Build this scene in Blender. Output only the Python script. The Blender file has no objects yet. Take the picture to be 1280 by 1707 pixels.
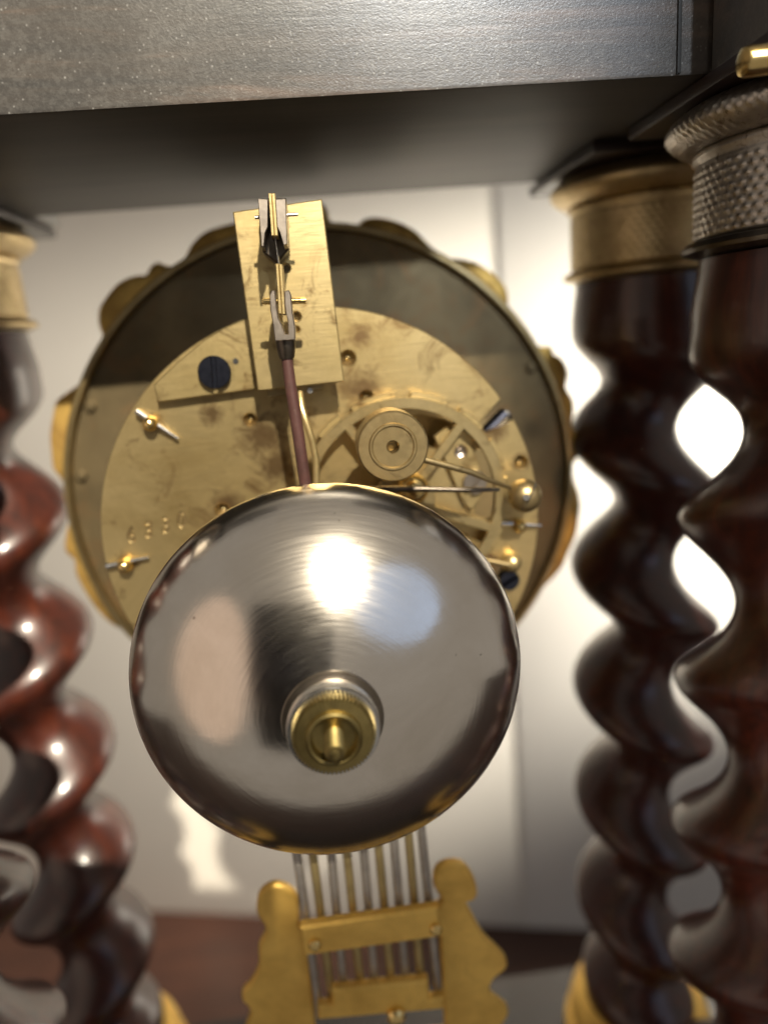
import bpy, bmesh, math, random
from mathutils import Vector, Matrix
from mathutils import noise as mnoise
random.seed(7)
R_ = math.radians
SC = bpy.context.scene
COL = SC.collection
PI = math.pi

# ------------------------------------------------------------------ camera
ZC = 0.330                       # lens height above the table-top zero
F = 1142.13                      # focal length in photo pixels (1280 x 1707)
W, H = 1280.0, 1707.0
pit, yaw, rol = R_(-14.0375), R_(4.2055), R_(-4.8029)
fwd = Vector((math.sin(yaw)*math.cos(pit), math.cos(yaw)*math.cos(pit), math.sin(pit)))
rgt = Vector((math.cos(yaw), -math.sin(yaw), 0))
upv = rgt.cross(fwd)
rt = rgt*math.cos(rol) + upv*math.sin(rol)
ut = -rgt*math.sin(rol) + upv*math.cos(rol)
cam = bpy.data.cameras.new('camera')
cam_o = bpy.data.objects.new('camera', cam); COL.objects.link(cam_o)
cam_o.matrix_world = Matrix(((rt.x, ut.x, -fwd.x, 0), (rt.y, ut.y, -fwd.y, 0), (rt.z, ut.z, -fwd.z, ZC), (0, 0, 0, 1)))
cam.sensor_fit = 'VERTICAL'; cam.sensor_height = 36.0; cam.lens = F/H*36.0
cam.clip_start = 0.002; cam.clip_end = 50
cam.dof.use_dof = True; cam.dof.focus_distance = 0.105; cam.dof.aperture_fstop = 7.6
SC.camera = cam_o

# ------------------------------------------------------------------ world, lamps and added fill lights
wd = bpy.data.worlds.new('World'); SC.world = wd; wd.use_nodes = True
bg = wd.node_tree.nodes['Background']
bg.inputs[0].default_value = (1.0, 0.90, 0.78, 1); bg.inputs[1].default_value = 0.21

def area(name, loc, target, power, col, sx, sy=None):
    l = bpy.data.lights.new(name, 'AREA'); l.energy = power; l.color = col
    if sy: l.shape = 'ELLIPSE'; l.size = sx; l.size_y = sy
    else: l.shape = 'DISK'; l.size = sx
    o = bpy.data.objects.new(name, l); COL.objects.link(o)
    o.location = loc
    o.rotation_euler = (Vector(target)-Vector(loc)).to_track_quat('-Z', 'Y').to_euler()
    return o
TG = Vector((0, 0.12, ZC-0.04))
kd = Vector((0.21, -1.0, 0.84)).normalized()
def spot(name, loc, target, power, col, size, blend, rad):
    l = bpy.data.lights.new(name, 'SPOT'); l.energy = power; l.color = col
    l.spot_size = size; l.spot_blend = blend; l.shadow_soft_size = rad
    o = bpy.data.objects.new(name, l); COL.objects.link(o); o.location = loc
    o.rotation_euler = (Vector(target)-Vector(loc)).to_track_quat('-Z', 'Y').to_euler()
    return o
TS = Vector((-0.020, 0.13, ZC-0.018))
spot('spot_lamp', TS+kd*1.5, TS, 215.0, (1.0, 0.90, 0.72), R_(5.9), .35, .012)
area('window_light', (0.72, -0.85, ZC+0.42), TG, 0.85, (0.38, 0.60, 1.0), 1.0, 0.85)
TC = Vector((0.066, 0.117, ZC+0.060))
spot('cool_sheen_fill', TC+Vector((.20, -1, .36)).normalized()*1.6, TC, 44.0, (0.84, 0.92, 1.0), R_(5.6), .9, .03)  # unseen cool spot, added to put a sheen on the entablature's right end
area('warm_room_fill', (-0.85, -0.55, ZC-0.05), TG, 0.7, (1.0, 0.68, 0.48), 0.75, 1.2)  # added area light, stands in for the warm room and hand mirrored in the bell
spot('wall_fill', (0.50, 0.205, ZC+0.03), (0.075, 0.44, ZC-0.13), 68.0, (1.0, 0.93, 0.80), R_(46), .35, .06)  # added spot, its cone whitens only the wall behind the clock
spot('warm_column_fill', (0.30, -0.85, ZC-0.02), (0.100, 0.13, ZC-0.095), 36.0, (1.0, 0.66, 0.44), R_(5.6), .7, .05)  # unseen warm spot, added to lift the dark right columns

SC.view_settings.view_transform = 'Standard'; SC.view_settings.look = 'None'
SC.view_settings.exposure = 0.40; SC.view_settings.gamma = 1.0
SC.cycles.use_denoising = True
SC.cycles.max_bounces = 10
SC.cycles.sample_clamp_indirect = 6.0

# ------------------------------------------------------------------ helpers
def T(px, py):
    d = rt*((px-W/2)/F) - ut*((py-H/2)/F) + fwd
    return d
def P(px, py, D):
    """the point of the vertical plane at depth D that shows at photo pixel (px, py)"""
    d = T(px, py); k = D/d.y
    return Vector((d.x*k, D, d.z*k+ZC))
def XZ(px, py, D):
    p = P(px, py, D); return (p.x, p.z)
def mmpp(px, py, D):
    """metres per photo pixel there"""
    d = T(px, py); return D/d.y/F

def world_loc(o):
    v = Vector(o.location)
    while o.parent: o = o.parent; v = v + Vector(o.location)
    return v
def put(name, me, mat=None, parent=None, smooth=35):
    o = bpy.data.objects.new(name, me); COL.objects.link(o)
    if mat:
        me.materials.clear(); me.materials.append(mat)
    if parent:
        o.parent = parent; o.location = -world_loc(parent)
    if smooth is not None:
        me.shade_smooth()
        me.set_sharp_from_angle(angle=R_(smooth))
    return o
def thing(name, label, cat, loc):
    o = bpy.data.objects.new(name, None); COL.objects.link(o)
    o.empty_display_size = 0.01; o.location = loc
    o['label'] = label; o['category'] = cat
    return o
def mesh(name, v, f):
    me = bpy.data.meshes.new(name); me.from_pydata([tuple(p) for p in v], [], f); me.update(); return me
def fix(me):
    bm = bmesh.new(); bm.from_mesh(me); bmesh.ops.remove_doubles(bm, verts=bm.verts, dist=1e-7)
    bmesh.ops.recalc_face_normals(bm, faces=bm.faces); bm.to_mesh(me); bm.free(); return me

def sheet_mesh(loops, D, thick, bev=0.00015, res=0):
    """flat plate in the XZ plane with holes; front face at depth D, back at D+thick; loops of world (x, z)"""
    cu = bpy.data.curves.new('sheet', 'CURVE'); cu.dimensions = '2D'; cu.fill_mode = 'BOTH'
    cu.extrude = max(thick/2-bev, 1e-5); cu.bevel_depth = bev; cu.bevel_resolution = res; cu.offset = -bev
    for lp in loops:
        sp = cu.splines.new('POLY'); sp.points.add(len(lp)-1); sp.use_cyclic_u = True
        for q, (x, z) in zip(sp.points, lp): q.co = (x, z, 0, 1)
    tmp = bpy.data.objects.new('tmp', cu); COL.objects.link(tmp)
    me = bpy.data.meshes.new_from_object(tmp)
    COL.objects.unlink(tmp); bpy.data.objects.remove(tmp); bpy.data.curves.remove(cu)
    for v in me.vertices:
        x, y, z = v.co; v.co = (x, D+thick/2-z, y)
    return fix(me)
def sheet(name, loops, D, thick, mat, parent=None, bev=0.00015, res=0):
    return put(name, sheet_mesh(loops, D, thick, bev, res), mat, parent, 28)
def circ(cx, cz, r, n=48, a0=0):
    return [(cx+r*math.cos(a0+2*PI*i/n), cz+r*math.sin(a0+2*PI*i/n)) for i in range(n)]
def pix(pts, D): return [XZ(x, y, D) for x, y in pts]
def smoothloop(pts, k=4):
    out = []; n = len(pts)
    for i in range(n):
        p0, p1, p2, p3 = [Vector(pts[(i+j-1) % n]) for j in range(4)]
        for s in range(k):
            t = s/k
            out.append(tuple(0.5*((2*p1)+(-p0+p2)*t+(2*p0-5*p1+4*p2-p3)*t*t+(-p0+3*p1-3*p2+p3)*t**3)))
    return out
def lathe_mesh(prof, c, axis='Y', n=48, disp=None, tilt=None, caps=True):
    """prof: (radius, offset along the axis); c: point where offset is 0"""
    v = []; f = []
    c = Vector(c)
    for j, (r, h) in enumerate(prof):
        for i in range(n):
            a = 2*PI*i/n; rr = r
            if disp: rr += disp(a, h, j)
            if axis == 'Y': q = Vector((rr*math.cos(a), h, rr*math.sin(a)))
            else: q = Vector((rr*math.cos(a), rr*math.sin(a), h))
            if tilt: q = tilt @ q
            v.append(c+q)
    m = len(prof)
    for j in range(m-1):
        for i in range(n):
            k = (i+1) % n
            f.append((j*n+i, j*n+k, (j+1)*n+k, (j+1)*n+i))
    if caps and prof[0][0] > 1e-9: f.append(tuple(range(n)))
    if caps and prof[-1][0] > 1e-9: f.append(tuple(range((m-1)*n, m*n)))
    return fix(mesh('lathe', v, f))
def lathe(name, prof, c, mat, parent=None, axis='Y', n=48, disp=None, tilt=None, smooth=35, caps=True):
    return put(name, lathe_mesh(prof, c, axis, n, disp, tilt, caps), mat, parent, smooth)
def tube_mesh(pts, rad, n=16, caps=True):
    pts = [Vector(p) for p in pts]; m = len(pts)
    if not isinstance(rad, (list, tuple)): rad = [rad]*m
    v = []; f = []
    ref = None
    for j, p in enumerate(pts):
        t = (pts[min(j+1, m-1)]-pts[max(j-1, 0)]).normalized()
        if ref is None: ref = t.orthogonal().normalized()
        ref = (ref-t*ref.dot(t)).normalized(); b = t.cross(ref)
        for i in range(n):
            a = 2*PI*i/n; v.append(p+(ref*math.cos(a)+b*math.sin(a))*rad[j])
    for j in range(m-1):
        for i in range(n):
            k = (i+1) % n; f.append((j*n+i, j*n+k, (j+1)*n+k, (j+1)*n+i))
    if caps: f.append(tuple(range(n))); f.append(tuple(range((m-1)*n, m*n)))
    return fix(mesh('tube', v, f))
def tube(name, pts, rad, mat, parent=None, n=16): return put(name, tube_mesh(pts, rad, n), mat, parent)
def box_mesh(x0, x1, y0, y1, z0, z1, bev=0.0005, seg=2):
    bm = bmesh.new(); bmesh.ops.create_cube(bm, size=1)
    for v in bm.verts:
        v.co = ((x0+x1)/2+v.co.x*(x1-x0), (y0+y1)/2+v.co.y*(y1-y0), (z0+z1)/2+v.co.z*(z1-z0))
    if bev: bmesh.ops.bevel(bm, geom=bm.edges[:], offset=bev, segments=seg, affect='EDGES', profile=.6)
    me = bpy.data.meshes.new('box'); bm.to_mesh(me); bm.free(); return me
def box(name, x0, x1, y0, y1, z0, z1, mat, parent=None, bev=0.0005): return put(name, box_mesh(x0, x1, y0, y1, z0, z1, bev), mat, parent)
def join(mats_meshes):
    bm = bmesh.new()
    for me in mats_meshes: bm.from_mesh(me)
    out = bpy.data.meshes.new('joined'); bm.to_mesh(out); bm.free(); return out
def arc(cx, cz, r, a0, a1, n):
    return [(cx+r*math.cos(a0+(a1-a0)*i/n), cz+r*math.sin(a0+(a1-a0)*i/n)) for i in range(n+1)]

# ------------------------------------------------------------------ materials
def nt(name):
    m = bpy.data.materials.new(name); m.use_nodes = True
    t = m.node_tree; b = t.nodes['Principled BSDF']
    return m, t, b
def N(t, kind, **kw):
    n = t.nodes.new(kind)
    for k, v in kw.items():
        if k.startswith('i_'): n.inputs[k[2:].replace('_', ' ')].default_value = v
        else: setattr(n, k, v)
    return n
def coords(t, scale=(1, 1, 1), rot=(0, 0, 0)):
    tc = N(t, 'ShaderNodeTexCoord'); mp = N(t, 'ShaderNodeMapping')
    mp.inputs['Scale'].default_value = scale; mp.inputs['Rotation'].default_value = rot
    t.links.new(tc.outputs['Object'], mp.inputs['Vector']); return mp.outputs['Vector']
def noise(t, vec, scale, detail=4, rough=.55, dist=0):
    n = N(t, 'ShaderNodeTexNoise'); n.inputs['Scale'].default_value = scale; n.inputs['Detail'].default_value = detail
    n.inputs['Roughness'].default_value = rough; n.inputs['Distortion'].default_value = dist
    t.links.new(vec, n.inputs['Vector']); return n.outputs['Fac']
def ramp(t, fac, stops):
    r = N(t, 'ShaderNodeValToRGB'); e = r.color_ramp.elements
    while len(e) < len(stops): e.new(0.5)
    for el, (p, c) in zip(e, stops):
        el.position = p; el.color = (*c, 1) if len(c) == 3 else c
    t.links.new(fac, r.inputs['Fac']); return r.outputs['Color']
def mix(t, fac, a, b):
    n = N(t, 'ShaderNodeMix', data_type='RGBA')
    for sock, val in ((n.inputs['Factor'], fac), (n.inputs['A'], a), (n.inputs['B'], b)):
        pass
    ins = [s for s in n.inputs if s.enabled]
    for s, val in zip((n.inputs[0], n.inputs[6], n.inputs[7]), (fac, a, b)):
        if hasattr(val, 'is_linked'): t.links.new(val, s)
        elif isinstance(val, (int, float)): s.default_value = val
        else: s.default_value = (*val, 1)
    return n.outputs[2]
def mathn(t, op, a, b=None):
    n = N(t, 'ShaderNodeMath', operation=op)
    for s, v in zip(n.inputs, (a, b)):
        if v is None: continue
        if hasattr(v, 'is_linked'): t.links.new(v, s)
        else: s.default_value = v
    return n.outputs[0]
def bump(t, b, h, strength, dist):
    n = N(t, 'ShaderNodeBump'); n.inputs['Strength'].default_value = strength; n.inputs['Distance'].default_value = dist
    t.links.new(h, n.inputs['Height'])
    t.links.new(n.outputs['Normal'], b.inputs['Normal']); return n
def metal(name, c1, c2, rough=(.3, .5), spots=70, brush=(1, 1, 1), brush_str=.12, metallic=1.0, dirt=None, dirt_lo=.62, rot=(0, 0, 0)):
    m, t, b = nt(name)
    v = coords(t)
    n1 = noise(t, v, spots, 6, .65, .4)
    colr = ramp(t, n1, [(.30, c2), (.62, c1)])
    if dirt:
        n3 = noise(t, v, spots*1.9, 5, .7, 1.2)
        k = ramp(t, n3, [(dirt_lo-.06, (0, 0, 0)), (dirt_lo+.10, (1, 1, 1))])
        colr = mix(t, k, colr, dirt)
    t.links.new(colr, b.inputs['Base Color'])
    b.inputs['Metallic'].default_value = metallic
    n2 = noise(t, coords(t, brush, rot), 900, 4, .6)
    rr = ramp(t, mathn(t, 'ADD', mathn(t, 'MULTIPLY', n1, .6), mathn(t, 'MULTIPLY', n2, .4)), [(.3, (rough[1],)*3), (.7, (rough[0],)*3)])
    t.links.new(rr, b.inputs['Roughness'])
    bump(t, b, n2, brush_str, .0001)
    return m
M = {}
M['brass'] = metal('aged_brass', (.60, .47, .235), (.34, .26, .115), (.30, .46), 75, (.25, 1, 3.2), .13, .92, (.18, .11, .045), .60, (0, R_(-25), 0))
M['brass_plate'] = metal('brushed_plate_brass', (.64, .50, .25), (.36, .265, .115), (.28, .42), 55, (.22, 1, 2.6), .16, .92, (.20, .12, .05), .62, (0, R_(35), 0))
M['brass_wheel'] = metal('wheel_brass', (.58, .46, .24), (.38, .29, .135), (.28, .42), 130, (1, 1, 1), .12, .95, (.17, .11, .05), .64)
M['brass_dark'] = metal('tarnished_brass', (.40, .31, .16), (.26, .19, .09), (.30, .48), 110, (1, 1, 1), .15, .95, (.10, .065, .03), .66)
M['brass_bright'] = metal('polished_brass', (.80, .60, .26), (.62, .43, .15), (.16, .30), 90, (1, 1, 1), .08)
M['brass_disc'] = metal('dial_back_brass', (.17, .13, .07), (.085, .065, .035), (.42, .58), 45, (.4, 1, .4), .12, .75, (.17, .105, .05), .60)
M['gilt'] = metal('gilt_bronze', (.92, .60, .145), (.66, .40, .085), (.38, .55), 120, (1, 1, 1), .5, .5)
M['gilt_back'] = metal('rough_gilt_back', (.72, .48, .14), (.38, .23, .07), (.42, .6), 120, (1, 1, 1), .8, .9)
M['grey_cap'] = metal('worn_grey_metal', (.50, .46, .41), (.34, .30, .255), (.30, .46), 200, (1, 1, 1), .35, .95, (.15, .11, .08), .60)
M['gilt_cap'] = metal('chased_gilt', (.60, .47, .26), (.42, .32, .165), (.36, .52), 150, (1, 1, 1), .35, .95, (.22, .14, .07), .64)
M['steel'] = metal('grey_steel', (.40, .35, .30), (.25, .21, .175), (.28, .45), 160, (1, 1, 1), .2)
M['steel_bright'] = metal('bright_steel', (.70, .69, .67), (.5, .49, .47), (.18, .3), 160, (1, 1, 1), .1)
M['steel_blue'] = metal('blued_steel', (.055, .06, .085), (.03, .032, .045), (.25, .4), 160, (1, 1, 1), .15)
M['steel_dark'] = metal('dark_steel', (.14, .12, .10), (.08, .065, .05), (.28, .42), 160, (1, 1, 1), .2)
M['brass_nut'] = metal('turned_nut_brass', (.30, .235, .095), (.19, .145, .055), (.26, .40), 160, (1, 1, 1), .08)
M['copper'] = metal('oxidised_copper_rod', (.075, .032, .028), (.045, .019, .016), (.42, .6), 300, (1, 1, .12), .5, .25, (.14, .09, .07), .66)
M['rod_steel'] = metal('pale_steel_rod', (.46, .42, .38), (.30, .27, .24), (.35, .5), 160, (1, 1, 1), .15, .75)
M['rod_brass'] = metal('pale_brass_rod', (.50, .39, .18), (.34, .26, .12), (.35, .5), 160, (1, 1, 1), .15, .75)
M['black'] = metal('shadow_black', (.012, .011, .010), (.008, .008, .007), (.5, .7), 100, (1, 1, 1), .1, .0)

def bell_mat():
    m, t, b = nt('bell_metal')
    v = coords(t)
    n1 = noise(t, v, 55, 6, .6, .3)
    colr = ramp(t, n1, [(.3, (.66, .60, .52)), (.7, (.84, .79, .72))])
    sp = noise(t, v, 420, 2, .5)
    k = ramp(t, sp, [(.74, (0, 0, 0)), (.80, (1, 1, 1))])
    colr = mix(t, k, colr, (.18, .13, .09))
    t.links.new(colr, b.inputs['Base Color']); b.inputs['Metallic'].default_value = 1
    # ring-wise turning marks: noise read along the distance from the bell's own axis
    tc = N(t, 'ShaderNodeTexCoord')
    sx = N(t, 'ShaderNodeSeparateXYZ'); t.links.new(tc.outputs['Object'], sx.inputs[0])
    r2 = mathn(t, 'SQRT', mathn(t, 'ADD', mathn(t, 'MULTIPLY', sx.outputs['X'], sx.outputs['X']), mathn(t, 'MULTIPLY', sx.outputs['Z'], sx.outputs['Z'])))
    an = mathn(t, 'ARCTAN2', sx.outputs['Z'], sx.outputs['X'])
    cb = N(t, 'ShaderNodeCombineXYZ'); t.links.new(mathn(t, 'MULTIPLY', r2, 2600), cb.inputs[0]); t.links.new(mathn(t, 'MULTIPLY', an, 2.2), cb.inputs[1])
    ring = noise(t, cb.outputs[0], 1.0, 4, .6)
    # fine random scratches
    scr = N(t, 'ShaderNodeTexNoise'); scr.inputs['Scale'].default_value = 500; scr.inputs['Detail'].default_value = 2
    mp = N(t, 'ShaderNodeMapping'); mp.inputs['Scale'].default_value = (.12, 1, 1.6); mp.inputs['Rotation'].default_value = (0, R_(28), 0)
    t.links.new(tc.outputs['Object'], mp.inputs[0]); t.links.new(mp.outputs[0], scr.inputs['Vector'])
    rr = ramp(t, mathn(t, 'ADD', mathn(t, 'MULTIPLY', n1, .5), mathn(t, 'MULTIPLY', ring, .5)), [(.35, (.21,)*3), (.65, (.13,)*3)])
    t.links.new(rr, b.inputs['Roughness'])
    b.inputs['Anisotropic'].default_value = .35; b.inputs['Anisotropic Rotation'].default_value = .25
    tg = N(t, 'ShaderNodeTangent', direction_type='RADIAL', axis='Y'); t.links.new(tg.outputs[0], b.inputs['Tangent'])
    bump(t, b, mathn(t, 'ADD', mathn(t, 'MULTIPLY', ring, .6), mathn(t, 'MULTIPLY', scr.outputs['Fac'], .8)), .15, .0001)
    return m
M['bell'] = bell_mat()

def wood(name, c1, c2, c3, rough=.25, grain=(1, 1, .12), coat=.5, scale=60):
    m, t, b = nt(name)
    v = coords(t, grain)
    n1 = noise(t, v, scale, 6, .65, 1.5)
    n2 = noise(t, coords(t, tuple(g*2.2 for g in grain)), scale*4, 4, .6, .4)
    f = mathn(t, 'ADD', mathn(t, 'MULTIPLY', n1, .7), mathn(t, 'MULTIPLY', n2, .3))
    colr = ramp(t, f, [(.30, c1), (.50, c2), (.74, c3)])
    t.links.new(colr, b.inputs['Base Color'])
    b.inputs['Roughness'].default_value = rough
    b.inputs['Coat Weight'].default_value = coat; b.inputs['Coat Roughness'].default_value = .14
    bump(t, b, n2, .06, .0002)
    return m
M['table_wood'] = wood('brown_table_wood', (.022, .009, .006), (.045, .017, .010), (.075, .028, .015), .5, (.12, 1, 1), .1, 50)
M['rosewood'] = wood('polished_rosewood', (.012, .006, .005), (.044, .010, .0055), (.10, .020, .0075), .36, (1, 1, .07), .4, 150)
M['base_wood'] = wood('dark_mahogany', (.006, .0035, .0025), (.013, .005, .0035), (.024, .008, .004), .42, (.12, 1, 1), .2, 50)
def ebony():
    m, t, b = nt('dusty_ebonised_wood')
    v = coords(t)
    g = noise(t, coords(t, (.09, 1, 1)), 120, 6, .65, .8)
    colr = ramp(t, g, [(.40, (.016, .015, .014)), (.56, (.032, .026, .021)), (.68, (.085, .056, .040))])
    d1 = noise(t, v, 45, 7, .68); d2 = noise(t, v, 1500, 3, .6)
    dust = mathn(t, 'MULTIPLY', ramp(t, d1, [(.30, (.3,)*3), (.70, (1, 1, 1))]), ramp(t, d2, [(.44, (.15,)*3), (.62, (1, 1, 1))]))
    colr = mix(t, mathn(t, 'MULTIPLY', dust, .16), colr, (.26, .255, .24))
    vo = N(t, 'ShaderNodeTexVoronoi'); vo.inputs['Scale'].default_value = 1250; t.links.new(v, vo.inputs['Vector'])
    sepc = N(t, 'ShaderNodeSeparateColor'); t.links.new(vo.outputs['Color'], sepc.inputs[0])
    dots = mathn(t, 'MULTIPLY', ramp(t, vo.outputs['Distance'], [(.10, (1, 1, 1)), (.24, (0, 0, 0))]), ramp(t, sepc.outputs[0], [(.45, (0, 0, 0)), (.85, (1, 1, 1))]))
    colr = mix(t, mathn(t, 'MULTIPLY', dots, .42), colr, (.36, .36, .35))
    t.links.new(colr, b.inputs['Base Color'])
    t.links.new(ramp(t, d1, [(.35, (.30,)*3), (.7, (.42,)*3)]), b.inputs['Roughness'])
    d3 = noise(t, coords(t, (1, 1, 1.3)), 2300, 3, .65)
    scr = noise(t, coords(t, (.08, 1, 1), (0, R_(-32), 0)), 900, 2, .5)
    hh = mathn(t, 'ADD', mathn(t, 'MULTIPLY', d3, .75), mathn(t, 'MULTIPLY', scr, .35))
    bump(t, b, hh, .22, .00022)
    b.inputs['Specular IOR Level'].default_value = .8
    b.inputs['Coat Weight'].default_value = .8; b.inputs['Coat IOR'].default_value = 1.7; b.inputs['Coat Roughness'].default_value = .34
    t.links.new(b.inputs['Normal'].links[0].from_socket, b.inputs['Coat Normal'])
    return m
M['ebony'] = ebony()
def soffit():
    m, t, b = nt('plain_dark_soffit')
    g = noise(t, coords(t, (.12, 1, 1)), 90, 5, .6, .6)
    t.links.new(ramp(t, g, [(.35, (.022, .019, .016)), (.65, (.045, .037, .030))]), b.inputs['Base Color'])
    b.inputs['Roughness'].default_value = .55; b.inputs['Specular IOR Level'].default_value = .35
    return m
M['soffit'] = soffit()
def plain(name, c, rough, var=.06, scale=20, bmp=.05):
    m, t, b = nt(name); v = coords(t)
    n = noise(t, v, scale, 5, .6)
    colr = ramp(t, n, [(.3, tuple(x*(1-var) for x in c)), (.7, tuple(min(1, x*(1+var)) for x in c))])
    t.links.new(colr, b.inputs['Base Color']); b.inputs['Roughness'].default_value = rough
    bump(t, b, noise(t, v, scale*30, 3), bmp, .0003); return m
M['wall'] = plain('off_white_paint', (.77, .73, .66), .6, .02, 12)
M['panel'] = plain('white_gloss_paint', (.80, .77, .72), .4, .02, 12)

# ------------------------------------------------------------------ setting: table and wall
tz = ZC-0.435
o = put('table', box_mesh(-.9, .9, -.08, .75, tz-.03, tz, .002), M['table_wood']); o['kind'] = 'structure'; o['label'] = 'dark brown wooden table top under the clock'
# the wall stands a little askew behind the clock
def wallpt(s, off):            # s metres along the wall from its middle, off metres towards the clock
    a = R_(-13); ux, uy = math.cos(a), math.sin(a)
    return Vector((0.0+ux*s+uy*off, 0.440+uy*s-ux*off, 0))
def wallbox(name, s0, s1, o0, o1, z0, z1, mat, bev=.001):
    me = box_mesh(s0, s1, -o1, -o0, z0, z1, bev)
    a = R_(-13)
    me.transform(Matrix.Translation((0, 0.440, 0)) @ Matrix.Rotation(a, 4, 'Z'))
    return put(name, me, mat)
o = wallbox('wall', -1.2, 1.2, -.05, 0, tz, ZC+.9, M['wall']); o['kind'] = 'structure'; o['label'] = 'off-white painted wall behind the clock'
sx = 0.113
o = wallbox('wall_panel', sx, sx+.5, -.002, .0010, tz+.001, ZC+.8, M['panel'], .0004); o['kind'] = 'structure'; o['label'] = 'raised cream panel of the wall behind the clock'

# ------------------------------------------------------------------ the clock case
ZU = ZC+0.0367                                   # underside of the entablature
ZB = ZC-0.2345                                   # top of the base
case = thing('clock_case', 'dark wooden portico clock case with barley-twist columns seen from behind', 'clock case', (0, .155, tz))
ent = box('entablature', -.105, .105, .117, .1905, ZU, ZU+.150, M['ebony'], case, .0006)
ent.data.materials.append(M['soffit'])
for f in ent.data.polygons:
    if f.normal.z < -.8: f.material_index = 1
for (x0, x1) in ((-.112, -.0660), (.0660, .112)):
    for (y0, y1) in ((.1015, .1165), (.1910, .2070)):
        box('corner_block', x0, x1, y0, y1, ZU, ZU+.150, M['ebony'], case, .0006)
box('base', -.125, .125, .085, .204, tz+.0005, ZB, M['base_wood'], case, .002)

box('joint', .0606, .0612, .1166, .1180, ZU+.0003, ZU+.140, M['black'], case, .0001)

# barley-twist columns
def shaft_mesh(cx, cy, z_lobe, ang, pitch, ecc=.0054, core=.0142, hand=-1):
    prof = []
    n = 72; v = []; f = []
    zt, zb = 0.0095, -0.2170
    m = 210
    for j in range(m+1):
        z = zt+(zb-zt)*j/m
        u = min(1, max(0, (-z-.002)/.018)); u = u*u*(3-2*u)
        w = min(1, max(0, (z-zb-.002)/.014)); w = w*w*(3-2*w)
        amp = ecc*u*w
        rc = .0172+(.0184-.0172)*min(1, max(0, (zt-z)/.009)) if z > 0 else .0184+(core-.0184)*u
        rc = rc if w > .999 else .0170+(rc-.0170)*w
        ph = ang-2*PI*(z-z_lobe)/pitch*(-hand)
        ex, ey = amp*math.cos(ph), amp*math.sin(ph)
        for i in range(n):
            a = 2*PI*i/n
            v.append((cx+ex+rc*math.cos(a), cy+ey+rc*math.sin(a), ZC+z))
    for j in range(m):
        for i in range(n):
            k = (i+1) % n; f.append((j*n+i, j*n+k, (j+1)*n+k, (j+1)*n+i))
    f.append(tuple(range(n))); f.append(tuple(range(m*n, (m+1)*n)))
    return fix(mesh('shaft', v, f))
def knurl(a, h, j):
    return 0.00022*abs(math.sin(a*44+h*1500))*abs(math.sin(a*44-h*1500))*1.6
def scales(a, h, j):
    row = math.floor(h/.0013)
    x = (a*62/(2*PI)*1.0+(.5 if row % 2 else 0)) % 1-.5; y = (h/.0013-row)-.5
    d = math.sqrt((x*1.0)**2+(y*.9)**2)
    return .00010*max(0, 1-(d/.46)**2)+(.00016 if d < .18 else 0)
def column(cx, cy, z_lobe, ang, pitch, ecc=.0054, core=.0142, hand=-1):
    s = put('column', shaft_mesh(cx, cy, z_lobe, ang, pitch, ecc, core, hand), M['rosewood'], case, 60)
    c = (cx, cy, ZC); capm = M['gilt_cap'] if cy > .15 else M['grey_cap']  # near capitals take a greyer metal than the far ones
    box('abacus', cx-.0225, cx+.0225, cy-.0225, cy+.0225, ZC+.0342, ZU-.0002, M['base_wood'], s, .0004)
    # rope torus at the top of the capital
    k = [(.0175, .0341)]+[(.0200+.0032*math.sin(PI*t/14), .0340-.0062*t/14) for t in range(15)]+[(.0186, .0275)]
    lathe('capital_ring', k, c, capm, s, 'Z', 440, (knurl if cy < .15 else None), smooth=80)
    k = [(.0180, .02755), (.0187, .0270), (.0187, .0262), (.0180, .0255)]+[(.0182, .0250-.0118*t/72) for t in range(73)]+[(.0180, .0128), (.0176, .01255)]
    lathe('capital_band', k, c, capm, s, 'Z', 360, lambda a, h, j: scales(a, h, j)*(1 if cy < .15 else .7) if 5 <= j <= 76 else 0, smooth=80)
    k = [(.0176, .0127), (.0196, .0122), (.0203, .0113), (.0200, .0106), (.0190, .0103), (.0176, .0098)]
    lathe('capital_collar', k, c, M['gilt_cap'] if cy > .15 else M['steel_dark'], s, 'Z', 96)
    k = [(.0165, -.2150), (.0195, -.2160), (.0215, -.2185), (.0222, -.2215), (.0205, -.2250), (.0195, -.2262), (.0235, -.2280), (.0240, -.2315), (.0235, ZB-ZC+.0001), (.015, ZB-ZC+.0001)]
    lathe('column_foot', k, c, M['gilt'], s, 'Z', 96)
    return s
column(.0835, .174, -.0284, R_(154.4), .0365, .0058, .0137)
column(-.0906, .186, -.0355, R_(26), .0355, .0054, .0138, 1)
column(.0876, .122, -.0412, R_(146), .0358, .0056, .0141, 1)
column(-.0890, .122, -.0330, R_(30), .0355)
# polished brass bar by the corner block above the near column
p0 = P(1234, 104, .0995); p1 = P(1400, 84, .0995)
tube('brass_bar', [p0, p0+(p1-p0)*.02, p0+(p1-p0)*.05, p1], [.0010, .0017, .0019, .0019], M['brass_bright'], case, 24)

# ------------------------------------------------------------------ the movement
DP = .130
pc = Vector((-.01634*DP, DP, ZC-.27344*DP)); PR = .32728*DP
mov = thing('clock_movement', 'round brass clock movement with count wheel, steel pins and stamped number 6330', 'clock movement', (pc.x, .150, pc.z-PR))
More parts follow.
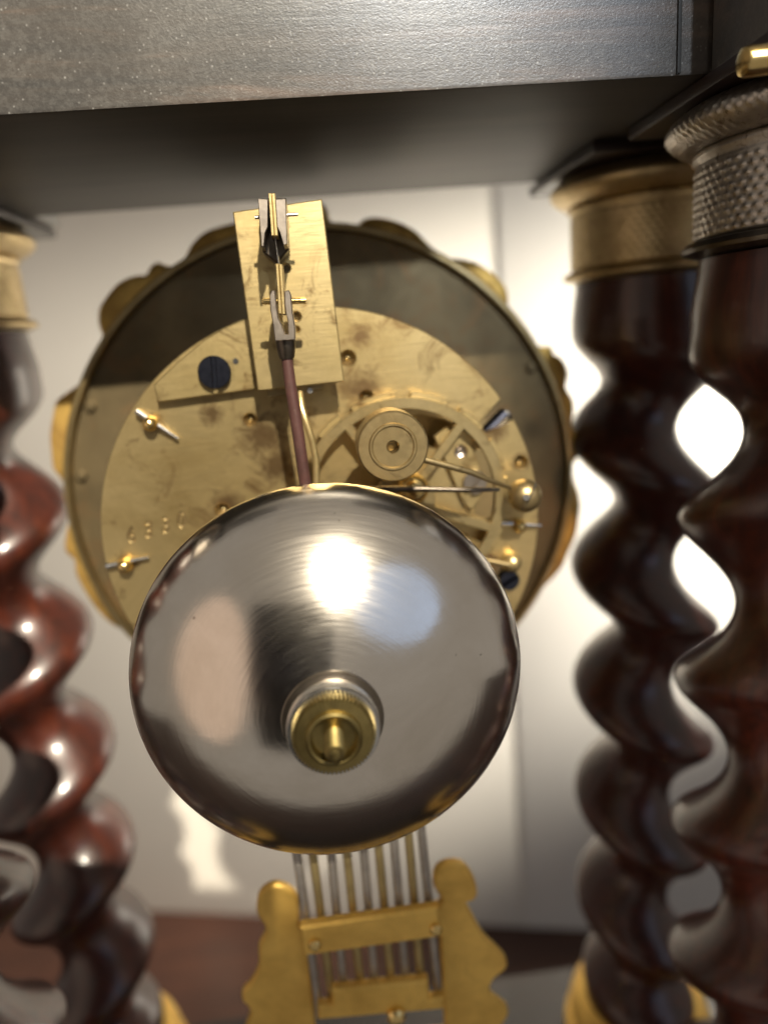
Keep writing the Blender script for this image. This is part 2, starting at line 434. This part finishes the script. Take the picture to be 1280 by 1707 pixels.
# back plate outline with the notch at the upper right
def ang(px, py):
    x, z = XZ(px, py, DP); return math.atan2(z-pc.z, x-pc.x)
a1, a2 = ang(832, 667), ang(850, 705)
outline = arc(pc.x, pc.z, PR, a1, a2-0+2*PI if a2 < a1 else a2, 150)
notch = pix([(822, 716), (812, 722), (797, 708)], DP)
outline = outline+notch
sinks = [(417, 700, 11), (580, 597, 13), (611, 663, 12), (868, 771, 11), (372, 852, 13)]
loops = [outline]
for (x, y, r) in sinks:
    c = XZ(x, y, DP); loops.append(circ(c[0], c[1], r*mmpp(x, y, DP), 28))
loops.append(pix([(655, 702), (700, 690), (740, 700), (768, 716), (742, 726), (722, 748), (690, 735)], DP))
loops.append(pix([(722, 872), (780, 892), (768, 925), (735, 905)], DP))
loops.append(pix([(815, 922), (836, 935), (842, 950), (828, 975), (800, 960)], DP))
wx, wz, wr = .1058*.1262, ZC-.2385*.1262, .1560*.1262*DP/.1262
wx, wz = wx*DP/.1262, ZC+(wz-ZC)*DP/.1262
def angw0(px, py):
    x, z = XZ(px, py, DP); return math.atan2(z-wz, x-wx)
e0, e1 = angw0(836, 872), angw0(806, 742)
loops.append(arc(wx, wz, wr*.905, e0, e1, 20)+list(reversed(arc(wx, wz, wr*.70, e0, e1, 20))))
pm = sheet_mesh(loops, DP, .0026, .00018)
# stamped number cut into the plate
digs = []
for ch, x, y, tl in (('6', 219, 893, 6), ('3', 248, 885, 6), ('3', 277, 877, 8), ('0', 303, 868, 10)):
    tcu = bpy.data.curves.new('digit', 'FONT'); tcu.body = ch; tcu.size = .0044; tcu.align_x = 'CENTER'; tcu.align_y = 'CENTER'
    tcu.extrude = .00001; tcu.bevel_depth = .00030; tcu.bevel_resolution = 1; tcu.offset = -.00014; tcu.resolution_u = 4
    to = bpy.data.objects.new('digit', tcu); COL.objects.link(to)
    me = bpy.data.meshes.new_from_object(to); COL.objects.unlink(to); bpy.data.objects.remove(to)
    c = P(x, y, DP)
    me.transform(Matrix.Translation(c) @ Matrix.Rotation(R_(tl), 4, 'Y') @ Matrix.Rotation(R_(90), 4, 'X') @ Matrix.Diagonal((.74, 1, 1, 1)))
    digs.append(fix(me))
cut = join(digs); cut.materials.append(M['brass_dark'])
def stains(m, pts):
    t = m.node_tree; b = t.nodes['Principled BSDF']
    tc = N(t, 'ShaderNodeTexCoord'); acc = None
    for p, r in pts:
        d = N(t, 'ShaderNodeVectorMath', operation='DISTANCE'); t.links.new(tc.outputs['Object'], d.inputs[0]); d.inputs[1].default_value = p
        q = mathn(t, 'SUBTRACT', 1.0, mathn(t, 'DIVIDE', d.outputs['Value'], r))
        acc = q if acc is None else mathn(t, 'MAXIMUM', acc, q)
    nn = noise(t, coords(t), 380, 5, .7, 1.0)
    k = ramp(t, mathn(t, 'ADD', acc, mathn(t, 'MULTIPLY', mathn(t, 'SUBTRACT', nn, .5), 1.6)), [(.10, (0, 0, 0)), (.75, (.85,)*3)])
    old = b.inputs['Base Color'].links[0].from_socket
    t.links.new(mix(t, k, old, (.16, .095, .045)), b.inputs['Base Color'])
stains(M['brass_plate'], [(P(x, y, DP), r) for x, y, r in ((608, 648, .0052), (440, 725, .0062), (462, 775, .0050), (380, 845, .0045), (822, 712, .0040), (254, 705, .0030), (212, 938, .0030), (868, 771, .0028), (355, 690, .0030), (600, 560, .0030))])
plate = put('back_plate', pm, M['brass_plate'], mov)
co = bpy.data.objects.new('cutter', cut); COL.objects.link(co); 
md = plate.modifiers.new('stamp', 'BOOLEAN'); md.operation = 'DIFFERENCE'; md.object = co; md.solver = 'EXACT'; md.use_self = True; md.material_mode = 'TRANSFER'
bpy.context.view_layer.update()
co.matrix_world = Matrix.Identity(4)
dg = bpy.context.evaluated_depsgraph_get(); dg.update()
nm = bpy.data.meshes.new_from_object(plate.evaluated_get(dg))
plate.modifiers.clear()
if len(nm.vertices) > 50:
    plate.data = nm; nm.shade_smooth(); nm.set_sharp_from_angle(angle=R_(30))
bpy.data.objects.remove(co)
for (x, y, r) in sinks:
    c = P(x, y, DP); rr = r*mmpp(x, y, DP)*1.03
    lathe('oil_sink', [(rr, .00015), (rr*.93, .0006), (rr*.72, .0013), (rr*.34, .0017), (rr*.30, .0011), (rr*.12, .0008), (0, .00075)], c, M['brass_dark'], plate, n=28, caps=False)
# drum behind: front plate, pillars, train seen through the openings
lathe('front_plate', [(0, 0), (PR, 0), (PR, .0025), (0, .0025)], (pc.x, .1600, pc.z), M['brass_dark'], mov, n=96)
for a in (40, 150, 215, 330):
    q = Vector((pc.x+PR*.88*math.cos(R_(a)), 0, pc.z+PR*.88*math.sin(R_(a))))
    tube('pillar', [(q.x, .1327, q.z), (q.x, .1599, q.z)], .0032, M['brass'], mov)
lathe('spring_barrel', [(0, 0), (.0170, 0), (.0175, .0006), (.0175, .014), (0, .014)], (pc.x-.016, .138, pc.z-.012), M['brass_dark'], mov, n=64)
lathe('train_wheel', [(0, 0), (.0150, 0), (.0150, .0012), (0, .0012)], (pc.x+.016, .1400, pc.z+.010), M['brass_dark'], mov, n=90, disp=lambda a, h, j: .0007*math.sin(a*45) if j in (1, 2) else 0)

# pendulum cock (left wing) and the upright suspension plate
DC = .1280
sheet('pendulum_cock', [pix([(257, 641), (262, 671), (400, 652.5), (548, 634), (545, 516), (480, 514), (410, 531), (372, 547), (340, 567), (300, 600)], DC)], DC, .0020, M['brass'], mov, .0002)
DS = .1225
hole = [XZ(*p, DS) for p in ((477.6, 447), (494, 528), (495, 549))]
hl = [circ(h[0], h[1], r*mmpp(480, 500, DS), 20) for h, r in zip(hole, (6.5, 8, 5))]
sp = sheet('suspension_plate', [pix([(388, 353), (537, 331.5), (574, 636), (430, 652)], DS)]+hl, DS, .0016, M['brass'], mov, .0002)
c = P(497, 572, DS+.0002); lathe('dimple', [(.0009, -.00025), (.0007, -.00022), (0, -.0002)], c, M['brass_dark'], sp, n=20)
sheet('bracket_block', [pix([(425, 470), (520, 460), (540, 650), (446, 664)], DS+.0017)], DS+.0017, .0036, M['brass_dark'], mov, .0002)
tube('pin', [P(517, 651, .1240), P(517, 651, .1265)], .0005, M['steel_bright'], mov, 10)

# slotted blued screw on the cock
def slotted_screw(name, x, y, D, rpx, mat, tilt_deg, proud=.0012, parent=None, dome=.0):
    c = P(x, y, D); r = rpx*mmpp(x, y, D)
    g = .13*r
    prs = []
    for s in (-1, 1):
        a0 = math.asin(g/r)
        pts = [(r*math.cos(t), r*math.sin(t)) for t in [a0+(PI-2*a0)*i/28 for i in range(29)]]
        ca, sa = math.cos(R_(tilt_deg)), math.sin(R_(tilt_deg))
        pts = [(px_*s, pz_*s) for px_, pz_ in pts]
        pts = [(c.x+ca*u-sa*w, c.z+sa*u+ca*w) for u, w in pts]
        prs.append(sheet_mesh([pts], D-proud, proud*.75, .00012))
    me = join(prs+[lathe_mesh([(0, 0), (r*.985, 0), (r*.985, proud*.4), (0, proud*.4)], (c.x, D-proud*.35, c.z), n=40)])
    if dome:
        for v in me.vertices:
            q = math.hypot(v.co.x-c.x, v.co.z-c.z)/r
            if v.co.y < D-proud*.5: v.co.y -= dome*max(0, 1-q*q)
    return put(name, me, mat, parent or mov)
slotted_screw('cock_screw', 359, 620, DC, 27, M['steel_blue'], 86, .0013)
c = P(393, 602, DC); lathe('pin_hole', [(.00055, -.00002), (.0005, .0001), (0, .0001)], (c.x, DC-.0001, c.z), M['black'], mov, n=16)

# suspension fork: two prongs standing proud of the plate
DF = .1125
sheet('fork_prong', [pix([(430, 331), (447, 332), (446.5, 378), (442, 388), (440, 411), (436, 411), (432, 360)], DF)], DF, .0099, M['steel'], mov, .0001)
sheet('fork_prong', [pix([(459, 332), (476.5, 331), (479, 407), (473, 409), (467, 388), (462, 378)], DF)], DF, .0099, M['steel'], mov, .0001)
sheet('fork_shade', [pix([(432, 331), (477, 330), (482, 415), (462, 440), (438, 420)], .1175)], .1175, .0049, M['steel_dark'], mov, .0003)  # dark block stands in for the shade under and between the prongs
tube('pin', [P(425, 362.5, .1150), P(497, 357, .1150)], .00028, M['steel'], mov, 10)

# pillar ends with their taper pins
def pillar_end(x, y, rpx, pa, pb, D=DP):
    c = P(x, y, D); r = rpx*mmpp(x, y, D)
    e = lathe('pillar_end', [(r*.95, 0), (r, -.0006), (r*.97, -.0016), (r*.8, -.0024), (r*.5, -.0029), (0, -.0031)], c, M['brass_bright'], mov, n=28)
    a, b = P(*pa, D-.0011), P(*pb, D-.0011)
    tube('taper_pin', [a, a+(b-a)*.5, b], [.00060, .00050, .00022], M['steel_bright'], e, 12)
pillar_end(254, 705, 13, (228, 685), (297, 731))
pillar_end(212, 939, 13, (178, 944), (248, 929))
pillar_end(862, 874, 12, (830, 872), (902, 876))

# count wheel: rim, five spokes, raised locking flanges
DW = .1262
wc = Vector((.1058*DW, DW, ZC-.2385*DW)); WR = .1560*DW
win = []
w0, w1 = WR*.895, WR*.30
def ang_w(px, py):
    x, z = XZ(px, py, DW); return math.atan2(z-wc.z, x-wc.x)
sa0 = ang_w(766, 712)
for k in range(5):
    s0 = sa0+k*2*PI/5; s1 = s0+2*PI/5; hw = .00085
    lp = arc(wc.x, wc.z, w0, s0+hw/w0, s1-hw/w0, 18)+list(reversed(arc(wc.x, wc.z, w1, s0+hw/w1, s1-hw/w1, 8)))
    win.append(lp)
wheel = sheet('count_wheel', [circ(wc.x, wc.z, WR, 120)]+win+[circ(wc.x, wc.z, .0011, 16)], DW, .0011, M['brass_wheel'], mov, .00012)
for a, b in (((540, 735), (571, 702)), ((590, 689), (660, 662)), ((686, 660), (745, 679)), ((767, 686), (803, 718)), ((817, 738), (832, 790)), ((838, 800), (842, 815)), ((836, 880), (812, 925)), ((530, 900), (520, 850))):
    s0, s1 = ang_w(*a), ang_w(*b)
    if s0 < s1: s0 += 2*PI if s0 < s1-PI else 0
    lo, hi = min(s0, s1), max(s0, s1)
    if hi-lo > PI: lo, hi = hi-2*PI, lo
    sheet('flange', [arc(wc.x, wc.z, WR*1.045, lo, hi, 10)+list(reversed(arc(wc.x, wc.z, WR*.985, lo, hi, 10)))], DW+.0012, .0018, M['brass'], wheel, .0001)
tube('arbor', [(wc.x, DW-.0015, wc.z), (wc.x, DP+.001, wc.z)], .0012, M['steel'], wheel, 14)
# small strike cock seen through the wheel
D2 = .1285
hc = XZ(768, 753, D2)
sheet('strike_cock', [pix([(724, 728), (746, 711), (788, 748), (803, 790), (803, 826), (786, 850), (772, 838), (745, 775)], D2), circ(hc[0], hc[1], .0013, 24)], D2, .0013, M['brass'], mov, .00015)
lathe('oil_sink', [(.00135, .0001), (.0011, .0006), (.0005, .0009), (.0004, .0006), (0, .0005)], (hc[0], D2, hc[1]), M['steel'], mov, n=24, caps=False)
slotted_screw('strike_screw', 790, 803, D2, 20, M['steel'], 60, .0011)
slotted_screw('blued_screw', 846, 964, DP, 17, M['steel_blue'], 28, .0016, dome=.0006)
# blued arbor showing in the notch of the plate
c = P(829, 702, .1335); tube('blued_arbor', [c+Vector((-.0032, 0, -.0030)), c+Vector((.0018, .0004, .0012))], .0016, M['steel_blue'], mov)
c = P(838, 698, .1330); tube('steel_stop', [c+Vector((-.0017, 0, -.0020)), c+Vector((.0010, .001, .0010))], [.0004, .0013], M['steel_bright'], mov)

# gilt knob over the wheel, the two levers and the dome screw
c = P(690, 818, .1215); lathe('gilt_knob', [(.0026, .0042), (.0029, .0030), (.0030, .0018), (.0027, .0006), (.0019, -.0004), (.0009, -.0008), (0, -.0009)], c, M['brass_bright'], mov, n=40)
tube('locking_lever', [P(570, 816, .1190), P(700, 815, .1190), P(780, 816.5, .1190), P(832, 816, .1192)], [.00055, .00055, .0005, .00035], M['steel_dark'], mov, 12)
ham = lathe('hammer_head', [(0, .0062), (.0056, .0062), (.0059, .0058), (.0059, .0004), (.0056, 0), (.0040, 0), (.0038, -.0003), (.0035, -.0003), (.0033, 0), (.0011, 0), (.0010, .0002), (.0010, .0025), (0, .0025)], P(655, 745, .1110), M['brass_dark'], mov, n=64)
tube('hammer_arm', [P(703, 765, .1140), P(745, 776, .1145), P(785, 787, .1152), P(812, 799, .1165), P(850, 813, .1195)], [.00062, .00060, .00056, .00046, .00040], M['brass_dark'], ham, 12)
c = P(877, 828, .1215); r = 28*mmpp(877, 828, .1215)
ds = lathe('dome_screw', [(r*.9, .0030), (r*.98, .0020), (r, .0010), (r*.97, 0), (r*.85, -.0009), (r*.62, -.0016), (r*.32, -.0020), (0, -.0021)], c, M['brass_dark'], mov, n=44)
tube('arbor_end', [P(877, 829, .1190), P(877, 829, .1215)], [.0006, .0007], M['steel_bright'], ds, 12)
q1, q2 = P(893, 806, .1200), P(869, 850, .1203)
tube('screw_slot', [q1, q1+(q2-q1)*.35+Vector((0, -.0008, 0)), q1+(q2-q1)*.65+Vector((0, -.0008, 0)), q2], .00012, M['black'], ds, 8)
tube('arbor', [P(877, 828, .1245), P(877, 828, .1300)], .0016, M['steel_dark'], ds, 14)
# rear lever and its brass boss by the lower right edge
c = P(852, 936, .1290); lathe('brass_boss', [(.0019, .001), (.0020, -.0008), (.0016, -.0018), (.0007, -.0024), (0, -.0025)], c, M['brass'], mov, n=28)
tube('lever', [P(800, 932, .1272), P(852, 942, .1272)], .0006, M['brass_dark'], mov, 12)
# crutch wire beside the pendulum rod
tube('crutch', [P(500, 655, .1225), P(503, 680, .1205), P(511, 705, .1200), P(521, 735, .1200), P(527, 765, .1200), P(528, 830, .1195), P(534, 1000, .1190)], .00062, M['brass'], mov, 12)

# dial back disc, its rim, lugs
DD = .170
dc = Vector((-.00858*DD, DD, ZC-.2088*DD)); DR = .36593*DD
disc = lathe('dial_back', [(0, .0015), (DR, .0015), (DR, 0), (0, 0)], dc, M['brass_disc'], mov, n=128)
lathe('drum_rim', [(DR*.985, .004), (DR*.985, -.0022), (DR*.990, -.0027), (DR*1.006, -.0027), (DR*1.012, -.0022), (DR*1.012, .004)], dc, M['brass_dark'], disc, n=160)
for (x, y) in ((133, 672), (133, 795), (888, 612)):
    c = P(x, y, DD-.0016)
    v = Vector((c.x-dc.x, 0, c.z-dc.z)); v = v.normalized()*(DR*.955)
    lathe('lug_screw', [(.0013, .0018), (.0014, -.0002), (.0010, -.0006), (0, -.0007)], (dc.x+v.x, DD-.0005, dc.z+v.z), M['brass_disc'], disc, n=20)

# ------------------------------------------------------------------ gilt bezel in front of the dial
bez = thing('dial_bezel', 'scalloped gilt bezel showing its rough back around the brass drum', 'bezel', (dc.x, .178, dc.z-DR))
DB = .1745
bz = [(225, 1058), (190, 1044), (162, 1018), (141, 987), (126, 957), (124, 935), (108, 918), (112, 880), (122, 858), (106, 832), (108, 812), (99, 796), (88, 781), (84.7, 751), (83, 725), (87, 697), (93, 670), (104, 660), (115, 652), (137, 634), (151, 598), (170, 566), (164, 540), (164, 520), (170, 505), (194, 474), (222, 460), (243, 458), (249, 446), (262, 437), (273, 441), (290, 443), (306, 432), (320, 406), (344, 385), (386, 372), (430, 360), (470, 352), (505, 344), (541, 341), (551, 369), (575, 374), (595, 377), (605, 366), (627, 362), (659, 368), (692, 384), (717, 409), (745, 429), (753, 430), (789, 436), (816, 451), (838, 471), (847, 491), (849, 518), (865, 536), (885, 565), (895, 579), (907, 577), (920, 579), (924, 591), (936, 597), (947, 616), (947, 631), (944, 647), (956, 667), (957, 687), (954, 707), (960, 724), (966, 745), (962, 765), (955, 778), (958, 803), (965, 821), (968, 845), (966, 860), (962, 889), (949, 920), (937, 946), (918, 969), (898, 987), (883, 1008), (863, 1036), (800, 1085), (700, 1130), (620, 1150), (540, 1155), (450, 1148), (370, 1125), (290, 1095)]
loop = smoothloop(pix(bz, DB), 3)
inner = circ(dc.x, dc.z, DR*1.0125, 120)
me = sheet_mesh([loop, inner], DB, .0050, .0006, 1)
put('ornament_ring', me, M['gilt_back'], bez)

# ------------------------------------------------------------------ the strike bell
by = .1003; bc = Vector((-.00335, by, ZC-.0510)); BR = .0310
bell = thing('bell', 'domed silver-grey strike bell with knurled brass nut and scratched surface', 'bell', bc)
tilt = Matrix.Rotation(R_(-3.6), 3, 'X') @ Matrix.Rotation(R_(0.8), 3, 'Z')
hb = .0152
prof = []
nb = 60
for i in range(nb+1):
    t = i/nb*PI/2
    s = math.sin(t); r = BR*s
    h = -hb*(max(0, 1-s**2.1))**.70
    prof.append((max(r, 0), h))
prof[0] = (0.0, prof[0][1])
inn = [(r*.965, h*.92+.0008) for r, h in reversed(prof)]
prof = prof+[(BR*.997, .0005), (BR*.975, .0006)]+inn
me = lathe_mesh(prof, (0, 0, 0), n=160)
dome = bpy.data.objects.new('dome', me); COL.objects.link(dome); me.materials.append(M['bell'])
me.shade_smooth(); me.set_sharp_from_angle(angle=R_(50))
dome.parent = bell; dome.rotation_euler = tilt.to_euler()
ax = tilt @ Vector((0, -1, 0))
top = bc+ax*hb
def onaxis(h): return top+ax*h
def blathe(name, prof, c, mat, n=64, disp=None): return lathe(name, prof, c, mat, bell, n=n, tilt=tilt, disp=disp)
blathe('collar', [(0, .0006), (.0069, .0006), (.0071, .0002), (.0070, -.0002), (0, -.0004)], onaxis(0.0), M['steel_dark'])
blathe('washer', [(0, 0), (.0063, 0), (.0063, -.0027), (.0061, -.0030), (0, -.0030)], onaxis(.0003), M['steel_bright'])
blathe('nut', [(0, 0), (.0054, 0), (.0056, -.0003), (.0056, -.0011), (.0054, -.0014), (.0038, -.0016), (.0037, -.0022), (.0034, -.0025), (.0031, -.0024), (.0028, -.0012), (0, -.0010)], onaxis(.0031), M['brass_nut'], 240, lambda a, h, j: (-.0004 if int(round(a/(2*PI)*240)) % 4 in (0, 1) else 0) if 1 <= j <= 4 else 0)
th = [(.0012, .0005)]
for i in range(9):
    h = -.0005*i; th += [(.00128, h), (.00128, h-.0001), (.00095, h-.00025), (.00095, h-.00035)]
th += [(.0009, -.0046), (.0006, -.0050), (0, -.0051)]
blathe('screw', th, onaxis(.0044), M['brass_nut'], 24)
tube('stand', [bc+Vector((0, -.005, 0)), (bc.x, .1299, bc.z)], .0022, M['brass_dark'], bell, 16)

# ------------------------------------------------------------------ the gridiron pendulum
pen = thing('pendulum', 'gridiron pendulum with reddish rod above and gilt frame of steel and brass rods below', 'pendulum', P(600, 1700, .115))
DQ = .1150
def strip(name, a, b, w, D, thick, mat):
    (x0, y0), (x1, y1) = a, b
    return sheet(name, [pix([(x0-w, y0), (x0+w, y0), (x1+w, y1), (x1-w, y1)], D)], D, thick, mat, pen, .0001)
strip('spring_clip', (450, 322), (455, 393), 2.8, .1128, .004, M['brass'])
strip('spring_clip', (456, 322), (461, 393), 2.8, .1128, .004, M['brass'])
strip('suspension_spring', (458, 390), (465, 442), 1.0, .1135, .003, M['steel_bright'])
strip('spring_clip', (462, 439), (467.5, 523), 2.7, .1128, .004, M['brass'])
strip('spring_clip', (468, 440), (473.5, 524), 2.7, .1128, .004, M['brass'])
cl = sheet('clevis', [pix([(449.5, 491), (452.5, 484), (458.5, 484), (461, 510), (464, 530), (469, 540), (475, 557), (480.5, 557), (480, 535), (476.5, 522), (474.5, 505), (474, 485), (482, 483.5), (485.5, 492), (487, 515), (492, 545), (492, 567), (458.5, 569), (455, 540), (450.5, 515)], .1125)], .1125, .005, M['steel'], pen, .00015)
tube('pin', [P(436.6, 503, .1145), P(442, 502.6, .1145), P(510, 501, .1145)], [.00035, .0005, .0005], M['brass_bright'], pen, 12)
k = mmpp(480, 580, DQ)
tube('ferrule', [P(475.5, 567, DQ), P(476.5, 575, DQ), P(478, 594, DQ), P(478.5, 598, DQ)], [17*k, 16.5*k, 13.5*k, 12*k], M['steel_dark'], pen, 24)
tube('rod', [P(478.5, 597, DQ), P(484, 640, DQ), P(497, 722, DQ), P(509, 806, DQ), P(523, 900, DQ+.001), P(560, 1200, DQ+.002)], [9.5*k, 10*k, 10.5*k, 10.5*k, 10.5*k, 10.5*k], M['copper'], pen, 20)
tops = [496, 522, 552, 578, 606, 631, 657, 682, 704]
bots = [511, 536, 562, 589, 615, 641, 666, 691, 715]
for i, (a, b) in enumerate(zip(tops, bots)):
    up = lambda t: (a+(b-a)*t, (1430-(a-496)*.13)+105*t)
    tube('grid_rod', [P(*up(-2.2), .1160), P(*up(2.45), .1160)], .0009, M['rod_steel'] if i % 2 == 0 else M['rod_brass'], pen, 12)
# the gilt frame round the rods
fr = [(433, 1707+60), (418, 1690), (405, 1672), (404, 1655), (418, 1640), (431, 1612), (431, 1580), (442, 1558), (441, 1545), (428, 1522), (432, 1492), (455, 1476), (480, 1482), (497, 1500), (500, 1530), (508, 1546), (600, 1533), (718, 1517), (731, 1508), (736, 1500), (723, 1478), (726, 1452), (745, 1440), (772, 1442), (790, 1465), (796, 1490), (790, 1503), (776, 1508), (782, 1517), (806, 1560), (836, 1590), (845, 1604), (843, 1618), (826, 1632), (817, 1648), (820, 1660), (845, 1680), (846, 1697), (830, 1720), (800, 1760)]
hole = [(516, 1593), (733, 1563), (738, 1640), (742, 1720), (528, 1745)]
sheet('grid_frame', [smoothloop(pix(fr, .1185), 3), pix(hole, .1185)], .1185, .0020, M['gilt'], pen, .0005)
sheet('cross_bar', [pix([(500, 1547), (731, 1514), (737, 1563), (505, 1596)], .1125)], .1125, .0025, M['gilt'], pen, .0005)
for (x, y) in ((525, 1573), (726, 1547)):
    c = P(x, y, .1125); lathe('bar_screw', [(.0011, .0002), (.0012, -.0006), (.0008, -.0011), (0, -.0013)], c, M['brass_bright'], pen, n=20)
sheet('cross_bar', [pix([(553, 1652), (714, 1636), (717, 1668), (740, 1664), (741, 1684), (530, 1702), (529, 1680), (553, 1677)], .1130)], .1130, .0025, M['gilt'], pen, .0005)
lathe('bar_screw', [(.0018, .0002), (.0019, -.0009), (.0013, -.0016), (0, -.0018)], P(660, 1690, .1130), M['brass_bright'], pen, n=20)

# ------------------------------------------------------------------ the phone that takes the picture (seen only as the dark shape mirrored in the bell)
ph = thing('smartphone', 'dark smartphone held in front of the clock, mirrored in the bell', 'phone', (0, -.01, ZC))
mw = Matrix(((rt.x, ut.x, -fwd.x), (rt.y, ut.y, -fwd.y), (rt.z, ut.z, -fwd.z)))
def phone_part(name, x0, x1, y0, y1, z0, z1, mat, bev):
    me = box_mesh(x0, x1, y0, y1, z0, z1, bev, 3); me.transform(mw.to_4x4()); me.transform(Matrix.Translation((0, 0, ZC)))
    return put(name, me, mat, ph)
phone_part('body', -.072, .006, -.150, .014, .0022, .0105, M['steel_blue'], .003)
